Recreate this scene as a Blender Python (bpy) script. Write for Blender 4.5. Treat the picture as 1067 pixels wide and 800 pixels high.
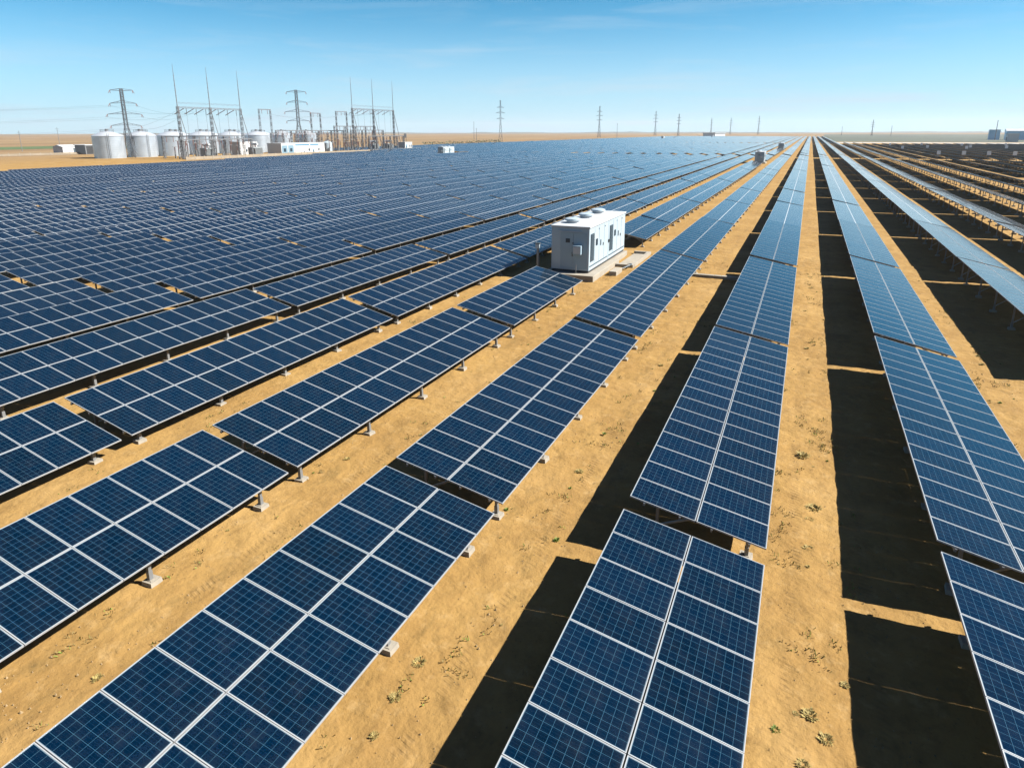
import bpy, bmesh, math, random
from mathutils import Vector, Matrix, noise
R = math.radians
random.seed(7)
scene = bpy.context.scene
col = scene.collection
for o in list(bpy.data.objects):
    bpy.data.objects.remove(o, do_unlink=True)

# ------------------------------------------------------------------ camera
CAM = Vector((0.47, -1.15, 10.226))
FPX, PITCH, YAW, ROLL, PPY = 680.83, 0.258597, 0.417557, -0.0020713, 317.47     # focal in pixels of a 1067 wide frame
fw = Vector((-math.sin(YAW)*math.cos(PITCH), math.cos(YAW)*math.cos(PITCH), -math.sin(PITCH)))
rt = Vector((math.cos(YAW), math.sin(YAW), 0.0)); up = rt.cross(fw)
r2 = math.cos(ROLL)*rt + math.sin(ROLL)*up
u2 = -math.sin(ROLL)*rt + math.cos(ROLL)*up
cam_d = bpy.data.cameras.new('camera'); cam = bpy.data.objects.new('camera', cam_d); col.objects.link(cam)
cam.matrix_world = Matrix(((r2.x, u2.x, -fw.x, CAM.x), (r2.y, u2.y, -fw.y, CAM.y), (r2.z, u2.z, -fw.z, CAM.z), (0, 0, 0, 1)))
cam_d.sensor_width = 36.0; cam_d.lens = FPX/1067*36.0
cam_d.shift_y = -(400-PPY)/1067                                    # the photograph is cropped below the lens axis
cam_d.clip_start = 0.1; cam_d.clip_end = 20000
scene.camera = cam

# ------------------------------------------------------------------ light
SUN = Vector((1.55, 0.58, 1.42)).normalized()                       # towards the sun
SUN_EL = math.asin(SUN.z); SUN_AZ = math.atan2(SUN.x, SUN.y)        # azimuth clockwise from +Y
world = bpy.data.worlds.new('World'); scene.world = world; world.use_nodes = True
wn = world.node_tree; wn.nodes.clear()
wo = wn.nodes.new('ShaderNodeOutputWorld'); wb = wn.nodes.new('ShaderNodeBackground'); ws = wn.nodes.new('ShaderNodeTexSky')
ws.sky_type = 'NISHITA'; ws.sun_disc = False; ws.sun_elevation = SUN_EL; ws.sun_rotation = SUN_AZ
ws.altitude = 0; ws.air_density = 0.5; ws.dust_density = 0.0; ws.ozone_density = 6.0
wb.inputs['Strength'].default_value = 0.05

def wnode(typ, **k):
    n = wn.nodes.new(typ)
    for a, b in k.items(): setattr(n, a, b)
    return n
wl = wn.links.new
dirn = wnode('ShaderNodeTexCoord').outputs['Generated']
sep = wnode('ShaderNodeSeparateXYZ'); wl(dirn, sep.inputs[0])
tint = wnode('ShaderNodeMix', data_type='RGBA', blend_type='MULTIPLY'); tint.inputs[0].default_value = 1
wl(ws.outputs[0], tint.inputs[6]); 
hi = wnode('ShaderNodeMapRange', interpolation_type='SMOOTHSTEP'); wl(sep.outputs[2], hi.inputs[0]); hi.inputs[1].default_value = .16; hi.inputs[2].default_value = .5
tc_ = wnode('ShaderNodeMix', data_type='RGBA'); wl(hi.outputs[0], tc_.inputs[0])
tc_.inputs[6].default_value = (.52, 1.27, 1.08, 1); tc_.inputs[7].default_value = (.62, .72, .86, 1)       # deeper blue overhead
wl(tc_.outputs[2], tint.inputs[7])
# pale air low over the plain
low = wnode('ShaderNodeMapRange', interpolation_type='SMOOTHSTEP'); wl(sep.outputs[2], low.inputs[0])
low.inputs[1].default_value = -.02; low.inputs[2].default_value = .19; low.inputs[3].default_value = .92; low.inputs[4].default_value = 0
# faint streaks of high cloud
mp = wnode('ShaderNodeMapping'); mp.inputs['Scale'].default_value = (1.6, 1.6, 16); wl(dirn, mp.inputs[0])
nz = wnode('ShaderNodeTexNoise'); nz.inputs['Scale'].default_value = 2.2; nz.inputs['Detail'].default_value = 6; nz.inputs['Roughness'].default_value = .62
nz.inputs['Distortion'].default_value = .4; wl(mp.outputs[0], nz.inputs['Vector'])
cl = wnode('ShaderNodeMapRange'); wl(nz.outputs['Fac'], cl.inputs[0])
cl.inputs[1].default_value = .50; cl.inputs[2].default_value = .78; cl.inputs[3].default_value = 0; cl.inputs[4].default_value = .30
mx = wnode('ShaderNodeMath', operation='ADD', use_clamp=True); wl(low.outputs[0], mx.inputs[0]); wl(cl.outputs[0], mx.inputs[1])
pale = wnode('ShaderNodeMix', data_type='RGBA'); wl(mx.outputs[0], pale.inputs[0]); wl(tint.outputs[2], pale.inputs[6])
pale.inputs[7].default_value = (3.85, 4.98, 5.8, 1)
wl(pale.outputs[2], wb.inputs['Color'])
wn.links.new(wb.outputs[0], wo.inputs['Surface'])
sl = bpy.data.lights.new('sun', 'SUN'); sl.energy = 5.0; sl.angle = R(0.5); sl.color = (1.0, 0.95, 0.87)
sun = bpy.data.objects.new('sun', sl); col.objects.link(sun)
sun.rotation_euler = SUN.to_track_quat('Z', 'Y').to_euler(); sun.location = (60, 20, 60)
scene.view_settings.view_transform = 'Standard'; scene.view_settings.look = 'None'
scene.view_settings.gamma = 1.0; scene.view_settings.exposure = 1.6
scene.render.resolution_x, scene.render.resolution_y = 1024, 767

# ------------------------------------------------------------------ helpers
class MB:
    """collects simple shapes and links them as one mesh object"""
    def __init__(s): s.v = []; s.f = []; s.mi = []; s.uv = {}
    def quad(s, p, m=0, uv=None):
        b = len(s.v); s.v += [tuple(q) for q in p]; s.f.append(tuple(range(b, b+len(p)))); s.mi.append(m)
        if uv: s.uv[len(s.f)-1] = uv
    def box(s, x0, y0, z0, x1, y1, z1, m=0, mat=None, bottom=True):
        P = [Vector(c) for c in ((x0,y0,z0),(x1,y0,z0),(x1,y1,z0),(x0,y1,z0),(x0,y0,z1),(x1,y0,z1),(x1,y1,z1),(x0,y1,z1))]
        if mat: P = [mat @ q for q in P]
        b = len(s.v); s.v += [tuple(q) for q in P]
        F = [(4,5,6,7),(0,1,5,4),(1,2,6,5),(2,3,7,6),(3,0,4,7)] + ([(3,2,1,0)] if bottom else [])
        for f in F: s.f.append(tuple(b+i for i in f)); s.mi.append(m)
    def bar(s, a, c, w, h=None, m=0, n=4):
        """prism from a to c: w across, h the other way (n = 4 square, otherwise round)"""
        a = Vector(a); c = Vector(c); d = (c-a)
        if d.length < 1e-6: return
        d.normalize(); ref = Vector((0,0,1)) if abs(d.z) < .95 else Vector((0,1,0))
        x = d.cross(ref).normalized(); y = x.cross(d).normalized(); h = w if h is None else h
        b = len(s.v)
        for p in (a, c):
            for k in range(n):
                t = 2*math.pi*(k+.5)/n; q = 1.41421356 if n == 4 else 1.0
                s.v.append(tuple(p + x*(math.cos(t)*w*.5*q) + y*(math.sin(t)*h*.5*q)))
        for k in range(n):
            j = (k+1) % n; s.f.append((b+k, b+j, b+n+j, b+n+k)); s.mi.append(m)
        s.f.append(tuple(b+k for k in reversed(range(n)))); s.mi.append(m)
        s.f.append(tuple(b+n+k for k in range(n))); s.mi.append(m)
    def lathe(s, c, prof, n=24, m=0, axis='z'):
        c = Vector(c); b = len(s.v)
        for r, z in prof:
            for k in range(n):
                t = 2*math.pi*k/n
                q = Vector((r*math.cos(t), r*math.sin(t), z)) if axis == 'z' else Vector((z, r*math.cos(t), r*math.sin(t)))
                s.v.append(tuple(c+q))
        for i in range(len(prof)-1):
            for k in range(n):
                j = (k+1) % n; s.f.append((b+i*n+k, b+i*n+j, b+(i+1)*n+j, b+(i+1)*n+k)); s.mi.append(m)
        s.f.append(tuple(b+k for k in reversed(range(n)))); s.mi.append(m)
        s.f.append(tuple(b+(len(prof)-1)*n+k for k in range(n))); s.mi.append(m)
    def mesh(s, name, mats, smooth=False):
        me = bpy.data.meshes.new(name); me.from_pydata(s.v, [], s.f)
        mats = mats if isinstance(mats, (list, tuple)) else [mats]
        for m in mats: me.materials.append(m)
        me.polygons.foreach_set('material_index', s.mi)
        if s.uv:
            ul = me.uv_layers.new(name='UVMap')
            for fi, uv in s.uv.items():
                for li, q in zip(me.polygons[fi].loop_indices, uv): ul.data[li].uv = q
        if smooth:
            for p in me.polygons: p.use_smooth = True
            me.set_sharp_from_angle(angle=R(35))
        me.update(); return me
    def build(s, name, mats, parent=None, smooth=False, bevel=0, loc=None):
        o = link(name, s.mesh(name, mats, smooth), parent)
        if loc: o.location = loc
        if bevel:
            md = o.modifiers.new('bevel', 'BEVEL'); md.width = bevel; md.segments = 2; md.limit_method = 'ANGLE'
        return o
def link(name, data, parent=None, loc=None, rot=None):
    o = bpy.data.objects.new(name, data); col.objects.link(o)
    if parent: o.parent = parent
    if loc is not None: o.location = loc
    if rot is not None: o.rotation_euler = rot
    return o
def tag(o, label, cat, group=None):
    o['label'] = label; o['category'] = cat
    if group: o['group'] = group
    return o
def thing(name, label, cat, loc=(0,0,0), rz=0, group=None):
    o = bpy.data.objects.new(name, None); col.objects.link(o); o.location = loc; o.rotation_euler = (0,0,rz)
    o.empty_display_size = .2
    return tag(o, label, cat, group)
def struct(o): o['kind'] = 'structure'; return o
def stuff(o): o['kind'] = 'stuff'; return o
def copy_tree(o, parent=None):
    c = o.copy(); col.objects.link(c)
    if parent: c.parent = parent
    for ch in o.children: copy_tree(ch, c)
    return c
def proj(p):
    d = Vector(p)-CAM; z = d.dot(fw)
    if z < .3: return None
    return (533.5+FPX*d.dot(r2)/z, PPY-FPX*d.dot(u2)/z, z)

# ------------------------------------------------------------------ materials
def new_mat(name):
    m = bpy.data.materials.new(name); m.use_nodes = True; t = m.node_tree
    return m, t, t.nodes['Principled BSDF']
def N(t, typ, **k):
    n = t.nodes.new(typ)
    for a, b in k.items(): setattr(n, a, b)
    return n
def math_(t, op, a, b=None, c=None):
    n = N(t, 'ShaderNodeMath', operation=op)
    for i, x in enumerate((a, b, c)):
        if x is None: continue
        if isinstance(x, (int, float)): n.inputs[i].default_value = x
        else: t.links.new(x, n.inputs[i])
    return n.outputs[0]
def mixc(t, f, a, b):
    n = N(t, 'ShaderNodeMix', data_type='RGBA')
    for i, x in ((0, f), (6, a), (7, b)):
        if isinstance(x, (int, float)): n.inputs[i].default_value = x
        elif isinstance(x, tuple): n.inputs[i].default_value = (*x[:3], 1)
        else: t.links.new(x, n.inputs[i])
    return n.outputs[2]
def noise_(t, vec, scale, detail=4, rough=.55):
    n = N(t, 'ShaderNodeTexNoise'); n.inputs['Scale'].default_value = scale
    n.inputs['Detail'].default_value = detail; n.inputs['Roughness'].default_value = rough
    t.links.new(vec, n.inputs['Vector']); return n.outputs['Fac']
def ramp(t, f, lo, hi):
    n = N(t, 'ShaderNodeMapRange'); n.clamp = True
    t.links.new(f, n.inputs[0]); n.inputs[1].default_value = lo; n.inputs[2].default_value = hi
    return n.outputs[0]
def simple(name, c, rough=.6, metal=0.0, var=.12, vs=1.5, dirt=None, bump=0):
    m, t, b = new_mat(name)
    tc = N(t, 'ShaderNodeTexCoord').outputs['Object']
    f = noise_(t, tc, vs, 5)
    lo = tuple(x*(1-var) for x in c); hi = tuple(min(1, x*(1+var)) for x in c)
    cc = mixc(t, ramp(t, f, .3, .7), lo, hi)
    if dirt:
        f2 = noise_(t, tc, vs*.35, 6, .7); cc = mixc(t, math_(t, 'MULTIPLY', ramp(t, f2, .5, .75), .55), cc, dirt)
    t.links.new(cc, b.inputs['Base Color'])
    b.inputs['Roughness'].default_value = rough; b.inputs['Metallic'].default_value = metal
    if bump:
        bn = N(t, 'ShaderNodeBump'); bn.inputs['Strength'].default_value = bump; bn.inputs['Distance'].default_value = .02
        t.links.new(noise_(t, tc, vs*12, 4), bn.inputs['Height']); t.links.new(bn.outputs[0], b.inputs['Normal'])
    return m
PW, PH, GAPX, PITCHY = 1.65, .997, .026, 1.012                       # one module, seam between columns, pitch along the row
W = 2*PW+GAPX
def cell_material(name, whole_table):
    """blue polycrystalline cells 10 x 6 with pale grid lines; UVs are metres on the glass.
    whole_table also draws each module's frame, for tables too far off to show modelled frames"""
    m, t, b = new_mat(name)
    uv = N(t, 'ShaderNodeUVMap').outputs[0]
    sp = N(t, 'ShaderNodeSeparateXYZ'); t.links.new(uv, sp.inputs[0]); u, v = sp.outputs[0], sp.outputs[1]
    if whole_table:
        iu = math_(t, 'FLOOR', math_(t, 'DIVIDE', u, PW+GAPX)); iv = math_(t, 'FLOOR', math_(t, 'DIVIDE', v, PITCHY))
        mu = math_(t, 'SUBTRACT', u, math_(t, 'MULTIPLY', iu, PW+GAPX)); mv = math_(t, 'SUBTRACT', v, math_(t, 'MULTIPLY', iv, PITCHY))
    else: mu, mv = u, v
    EX, EY = .026, .024                                              # module edge to first cell
    cx = math_(t, 'DIVIDE', math_(t, 'SUBTRACT', mu, EX), (PW-2*EX)/10); cy = math_(t, 'DIVIDE', math_(t, 'SUBTRACT', mv, EY), (PH-2*EY)/6)
    fx = math_(t, 'FRACT', cx); fy = math_(t, 'FRACT', cy)
    ex = math_(t, 'MINIMUM', fx, math_(t, 'SUBTRACT', 1, fx)); ey = math_(t, 'MINIMUM', fy, math_(t, 'SUBTRACT', 1, fy))
    line = math_(t, 'LESS_THAN', math_(t, 'MINIMUM', ex, ey), .0175)
    inx = math_(t, 'MULTIPLY', math_(t, 'GREATER_THAN', cx, 0), math_(t, 'LESS_THAN', cx, 10))
    iny = math_(t, 'MULTIPLY', math_(t, 'GREATER_THAN', cy, 0), math_(t, 'LESS_THAN', cy, 6))
    inside = math_(t, 'MULTIPLY', inx, iny)
    # busbars: three hair lines along each cell
    bb = math_(t, 'LESS_THAN', math_(t, 'ABSOLUTE', math_(t, 'SUBTRACT', math_(t, 'FRACT', math_(t, 'MULTIPLY', fy, 3.0)), .5)), .02)
    oi = N(t, 'ShaderNodeObjectInfo').outputs['Random']
    cv = N(t, 'ShaderNodeCombineXYZ'); t.links.new(math_(t, 'FLOOR', cx), cv.inputs[0]); t.links.new(math_(t, 'FLOOR', cy), cv.inputs[1])
    if whole_table:
        t.links.new(math_(t, 'FLOOR', math_(t, 'DIVIDE', u, .165)), cv.inputs[0]); t.links.new(math_(t, 'FLOOR', math_(t, 'DIVIDE', v, .169)), cv.inputs[1])
    t.links.new(math_(t, 'MULTIPLY', oi, 91.0), cv.inputs[2])
    wn_ = N(t, 'ShaderNodeTexWhiteNoise'); t.links.new(cv.outputs[0], wn_.inputs['Vector'])
    cellv = wn_.outputs['Value']
    if whole_table:
        mvv = N(t, 'ShaderNodeCombineXYZ'); t.links.new(iu, mvv.inputs[0]); t.links.new(iv, mvv.inputs[1]); t.links.new(math_(t, 'MULTIPLY', oi, 57.0), mvv.inputs[2])
        w2 = N(t, 'ShaderNodeTexWhiteNoise'); t.links.new(mvv.outputs[0], w2.inputs['Vector']); modv = w2.outputs['Value']
    else: modv = oi
    vo = N(t, 'ShaderNodeTexVoronoi'); vo.inputs['Scale'].default_value = 70; t.links.new(uv, vo.inputs['Vector'])
    cry = N(t, 'ShaderNodeSeparateColor'); t.links.new(vo.outputs['Color'], cry.inputs[0])
    bl = mixc(t, cellv, CELL_A, CELL_B)
    bl = mixc(t, math_(t, 'MULTIPLY', modv, .9), bl, CELL_C)
    bl = mixc(t, math_(t, 'MULTIPLY', cry.outputs[0], .3), bl, CELL_D)
    bl = mixc(t, math_(t, 'MULTIPLY', bb, .35), bl, (.018, .045, .07))
    c = mixc(t, line, bl, (.026, .070, .105))
    c = mixc(t, inside, (.10, .14, .17), c)
    # a little dust, more along the low edge of each module
    tc = N(t, 'ShaderNodeTexCoord').outputs['Object']
    d = noise_(t, tc, 2.3, 5, .65)
    dust = math_(t, 'MULTIPLY', ramp(t, d, .42, .78), .030)
    dust = math_(t, 'ADD', dust, math_(t, 'MULTIPLY', ramp(t, mu, 1.54, 1.66), .03))
    c = mixc(t, dust, c, (.20, .165, .11))
    rough = mixc(t, ramp(t, d, .3, .8), (.06,)*3, (.13,)*3)
    if whole_table:
        m1 = math_(t, 'MINIMUM', mu, math_(t, 'SUBTRACT', PW, mu)); m2 = math_(t, 'MINIMUM', mv, math_(t, 'SUBTRACT', PH, mv))
        fr = math_(t, 'LESS_THAN', math_(t, 'MINIMUM', m1, m2), .017)
        c = mixc(t, fr, c, (.33, .345, .36)); rough = mixc(t, fr, rough, (.42,)*3)
    t.links.new(c, b.inputs['Base Color']); t.links.new(rough, b.inputs['Roughness'])
    b.inputs['IOR'].default_value = 1.37
    return m
CELL_A, CELL_B, CELL_C, CELL_D = (.0001, .0036, .0100), (.0002, .0055, .0160), (.0002, .0066, .0200), (.0004, .0115, .0300)
M = {}
M['cells'] = cell_material('module cells', False)
M['deck'] = cell_material('table deck', True)
M['alu'] = simple('anodised aluminium frame', (.31, .325, .34), .38, .25, .05)
M['backsheet'] = simple('module backsheet', (.16, .165, .17), .6)
M['steel'] = simple('galvanised steel', (0.198, 0.209, 0.220), .45, .55, .15, 6)
M['lsteel'] = simple('pale galvanised steel', (0.16, 0.168, 0.175), .5, .35, .15, 3)
M['dsteel'] = simple('weathered tower steel', (0.110, 0.118, 0.129), .6, .3, .15, .6)
M['concrete'] = simple('pale concrete', (0.225, 0.205, 0.17), .9, 0, .15, 3, (0.231, 0.187, 0.132), .4)
M['slab'] = simple('concrete slab', (0.22, 0.20, 0.165), .92, 0, .14, 1.2, (0.231, 0.182, 0.116), .4)
M['white'] = simple('white painted steel', (0.275, 0.340, 0.390), .42, 0, .03, 1.0, (0.33, 0.33, 0.32))
M['white2'] = simple('off white paint', (0.36, 0.38, 0.395), .5, 0, .04, 1.0)
M['greydoor'] = simple('light grey cabinet paint', (0.21, 0.285, 0.34), .45, 0, .04, 1)
M['louvre'] = simple('grey louvre metal', (0.06, 0.08, 0.098), .5, .2, .1, 5)
M['kiosklouvre'] = simple('blue grey louvre', (0.035, 0.055, 0.072), .5, .2, .2, 6)
M['boxwhite'] = simple('white cabinet paint', (.62, .63, .64), .5, 0, .03)
M['dark'] = simple('black rubber and opening shade', (.02, .021, .023), .6)
M['tank'] = simple('galvanised tank sheet', (0.47, 0.52, 0.57), .34, .65, .10, .35, (0.48, 0.53, 0.58))
M['tankroof'] = simple('pale tank roof sheet', (0.50, 0.54, 0.58), .36, .45, .06, .4)
M['wall'] = simple('white rendered wall', (0.429, 0.429, 0.424), .8, 0, .04, .4)
M['bluepaint'] = simple('blue painted band', (0.055, 0.154, 0.248), .5)
M['blueroof'] = simple('blue roof sheet', (0.24, 0.46, 0.62), .5, .1, .08, .1)
M['bluegrey'] = simple('blue grey door paint', (0.121, 0.198, 0.253), .5)
M['glass'] = simple('dark window glass', (.02, .035, .05), .12)
M['insul'] = simple('brown porcelain insulator', (.16, .08, .06), .3)
M['redtop'] = simple('red brown bushing', (.13, .075, .07), .4)
M['fencewall'] = simple('sand coloured precast wall', (0.20, 0.165, 0.12), .9, 0, .15, .3)
M['trafo'] = simple('transformer grey paint', (0.220, 0.242, 0.253), .5, .1)
M['leafdry'] = simple('dry olive weed', (0.26, 0.20, 0.065), .8, 0, .35, 9)
M['leafgreen'] = simple('green weed', (0.14, 0.19, 0.03), .7, 0, .35, 9)
M['straw'] = simple('dry straw', (.16, .115, .04), .85, 0, .4, 6)
M['hedgeleaf'] = simple('dark hedge leaves', (.022, .05, .022), .6, 0, .4, .8)
M['stem'] = simple('grey brown stems', (.09, .07, .05), .9)
M['stone'] = simple('pale field stone', (0.21, 0.15, 0.08), .95, 0, .3, 2)
M['meadow'] = simple('irrigated green field', (0.05, 0.085, 0.02), .9, 0, .3, .02)
M['farland'] = simple('distant dry steppe', (0.085, 0.08, 0.062), .95, 0, .25, .002)
M['scrub'] = simple('grey green scrub', (0.045, 0.055, 0.034), .9, 0, .3, .01)
M['road'] = simple('pale gravel road', (0.303, 0.286, 0.259), .95, 0, .08, .05)
M['wire'] = simple('aluminium conductor', (0.154, 0.165, 0.176), .5, .4)

def ground_material():
    m, t, b = new_mat('sandy soil')
    g = N(t, 'ShaderNodeNewGeometry').outputs['Position']
    big = noise_(t, g, .012, 5, .6); mid = noise_(t, g, .35, 6, .62); fine = noise_(t, g, 3.5, 6, .7); vf = noise_(t, g, 26, 4, .7)
    c = mixc(t, ramp(t, mid, .3, .72), SAND_A, SAND_B)
    c = mixc(t, math_(t, 'MULTIPLY', ramp(t, fine, .48, .74), .6), c, SAND_C)
    c = mixc(t, math_(t, 'MULTIPLY', ramp(t, vf, .60, .80), .4), c, SAND_D)
    sp = N(t, 'ShaderNodeSeparateXYZ'); t.links.new(g, sp.inputs[0])
    # soil stained by sparse dry growth, in streaks along the rows
    mp = N(t, 'ShaderNodeMapping'); mp.inputs['Scale'].default_value = (1.0, .45, 1); t.links.new(g, mp.inputs[0])
    st = noise_(t, mp.outputs[0], 1.1, 7, .72)
    c = mixc(t, math_(t, 'MULTIPLY', ramp(t, st, .56, .72), .55), c, (.10, .072, .027))
    pt_ = noise_(t, g, .16, 5, .6)
    c = mixc(t, math_(t, 'MULTIPLY', ramp(t, pt_, .50, .66), .6), c, (.31, .20, .077))
    pt2 = noise_(t, mp.outputs[0], .55, 6, .66)
    c = mixc(t, math_(t, 'MULTIPLY', ramp(t, pt2, .54, .68), .45), c, (.175, .105, .036))
    dk = noise_(t, g, .9, 7, .74)
    c = mixc(t, math_(t, 'MULTIPLY', ramp(t, dk, .53, .70), .62), c, (.145, .085, .028))
    sk = noise_(t, g, 7.5, 5, .8)
    c = mixc(t, math_(t, 'MULTIPLY', ramp(t, sk, .61, .69), .8), c, (.085, .055, .024))
    lt = noise_(t, g, 1.7, 6, .7)
    c = mixc(t, math_(t, 'MULTIPLY', ramp(t, lt, .54, .72), .55), c, (.33, .225, .102))
    # wheel tracks of the service vehicles, along the lanes
    wob = math_(t, 'MULTIPLY', math_(t, 'SUBTRACT', noise_(t, g, .07, 2), .5), 1.6)
    xx = math_(t, 'ADD', sp.outputs[0], wob)
    tr = None
    for x0 in (1.15, 2.75, -4.9, -3.3, -11.2):
        k = ramp(t, math_(t, 'ABSOLUTE', math_(t, 'SUBTRACT', xx, x0)), .17, .07)
        tr = k if tr is None else math_(t, 'MAXIMUM', tr, k)
    rib = ramp(t, math_(t, 'SINE', math_(t, 'ADD', math_(t, 'MULTIPLY', sp.outputs[1], 44.0), math_(t, 'MULTIPLY', sp.outputs[0], 14.0))), -.2, .6)
    tr = math_(t, 'MULTIPLY', tr, ramp(t, noise_(t, g, .8, 5, .7), .44, .60))
    c = mixc(t, math_(t, 'MULTIPLY', tr, math_(t, 'ADD', math_(t, 'MULTIPLY', rib, .20), .10)), c, (.125, .08, .036))
    st2 = noise_(t, mp.outputs[0], 2.9, 7, .75)
    c = mixc(t, math_(t, 'MULTIPLY', ramp(t, st2, .62, .74), .6), c, (.06, .043, .018))
    # the land beyond the plant: drier, rust and tan bands
    far = math_(t, 'MAXIMUM', ramp(t, math_(t, 'MULTIPLY', sp.outputs[0], -1), 235, 330), ramp(t, sp.outputs[1], 640, 900))
    mp2 = N(t, 'ShaderNodeMapping'); mp2.inputs['Scale'].default_value = (.012, .0025, 1); mp2.inputs['Rotation'].default_value = (0, 0, .15); t.links.new(g, mp2.inputs[0])
    bands = noise_(t, mp2.outputs[0], 1.0, 6, .65)
    fc = mixc(t, ramp(t, bands, .35, .65), (.15, .095, .05), (.22, .15, .075))
    fc = mixc(t, math_(t, 'MULTIPLY', ramp(t, big, .5, .66), .5), fc, (.125, .10, .045))
    c = mixc(t, far, c, fc)
    t.links.new(c, b.inputs['Base Color']); b.inputs['Roughness'].default_value = .97
    b.inputs['Specular IOR Level'].default_value = .15
    lump = noise_(t, g, 1.5, 3, .5)
    h = math_(t, 'ADD', math_(t, 'MULTIPLY', lump, 1.5), math_(t, 'ADD', math_(t, 'MULTIPLY', fine, .55), math_(t, 'MULTIPLY', vf, .10)))
    h = math_(t, 'SUBTRACT', h, math_(t, 'MULTIPLY', math_(t, 'MULTIPLY', tr, rib), .14))
    bn = N(t, 'ShaderNodeBump'); bn.inputs['Strength'].default_value = .8; bn.inputs['Distance'].default_value = .09
    t.links.new(h, bn.inputs['Height']); t.links.new(bn.outputs[0], b.inputs['Normal'])
    return m
SAND_A, SAND_B, SAND_C, SAND_D = (.205, .120, .039), (.27, .168, .056), (.19, .110, .037), (.15, .088, .033)

# ------------------------------------------------------------------ ground, one sheet to the horizon
def axis(lo, hi, step, end_lo, end_hi):
    a = [lo+step*i for i in range(int((hi-lo)/step)+1)]
    s = step; x = a[-1]
    while x < end_hi: s *= 1.25; x += s; a.append(x)
    s = step; x = a[0]; pre = []
    while x > end_lo: s *= 1.25; x -= s; pre.append(x)
    return pre[::-1]+a
gx = axis(-32, 18, .22, -5200, 5200); gy = axis(2.5, 60, .25, -500, 5600)
gv = []
for y in gy:
    for x in gx:
        k = max(0.0, 1-max(max(-30-x, x-16, 0), max(4-y, y-58, 0))/4)
        z = 0
        if k > 0:
            z = k*(noise.noise((x*.5, y*.3, 0))*.05+noise.noise((x*1.7, y*1.5, 3))*.034+noise.noise((x*4.2, y*3.9, 5))*.018)
        gv.append((x, y, z))
nx = len(gx)
gf = [(j*nx+i, j*nx+i+1, (j+1)*nx+i+1, (j+1)*nx+i) for j in range(len(gy)-1) for i in range(nx-1)]
gm = bpy.data.meshes.new('ground'); gm.from_pydata(gv, [], gf); gm.materials.append(ground_material())
gm.polygons.foreach_set('use_smooth', [True]*len(gf))
struct(link('ground', gm))
def sheet(name, pts, z, mat):
    b = MB(); b.quad([(x, y, z) for x, y in pts]); return struct(b.build(name, mat))
sheet('green_field', [(-540, 60), (-455, 60), (-455, 560), (-540, 560)], .02, M['meadow'])
sheet('scrub_land', [(10, 735), (800, 735), (2600, 2400), (40, 2400)], .02, M['scrub'])
sheet('gravel_road', [(10, 655), (420, 655), (420, 705), (10, 705)], .02, M['road'])
hb = MB()
prev = None
for i in range(181):                                                 # low swells along the skyline
    a = R(-75+i*130/180)
    h = 5+7*noise.fractal((a*7, 2.2, 0), 1, 2, 4)+4*noise.noise((a*40, 5, 0))
    h = max(2.5, h)
    cur = [Vector((math.sin(-a)*r, math.cos(a)*r, z)) for r, z in ((3600, -.5), (4300, h), (5000, -2))]
    if prev:
        hb.quad([prev[0], cur[0], cur[1], prev[1]]); hb.quad([prev[1], cur[1], cur[2], prev[2]])
    prev = cur
struct(hb.build('hills', M['farland'], smooth=True))

# ------------------------------------------------------------------ solar tables
pb = MB()                                                            # module laminate, uv in metres
g_ = .004
pb.box(.010, .010, -.030, PW-.010, PH-.010, -.0045, 0)
pb.uv[0] = [(.010, .010), (PW-.010, .010), (PW-.010, PH-.010), (.010, PH-.010)]
pb.mi[5] = 1
PANEL = pb.mesh('solar_panel', [M['cells'], M['backsheet']])
fb = MB(); F = .016
fb.box(0, 0, -.04, F, PH, 0); fb.box(PW-F, 0, -.04, PW, PH, 0)
fb.box(F, 0, -.04, PW-F, F, -.0008); fb.box(F, PH-F, -.04, PW-F, PH, -.0008)
FRAME = fb.mesh('panel_frame', M['alu'])
ft = MB()
ft.v = [(-.17,-.17,-.12),(.17,-.17,-.12),(.17,.17,-.12),(-.17,.17,-.12),(-.145,-.145,.10),(.145,-.145,.10),(.145,.145,.10),(-.145,.145,.10)]
ft.f = [(4,5,6,7),(0,1,5,4),(1,2,6,5),(2,3,7,6),(3,0,4,7)]; ft.mi = [0]*5
ft.box(-.09, -.09, .1002, .09, .09, .115)
FOOT = ft.mesh('footing', M['concrete'])
mesh_cache = {}
def stations(L):
    n = max(2, round((L-1.4)/3.55)+1)
    return [.55+(L-1.25)*i/(n-1) for i in range(n)]
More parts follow.
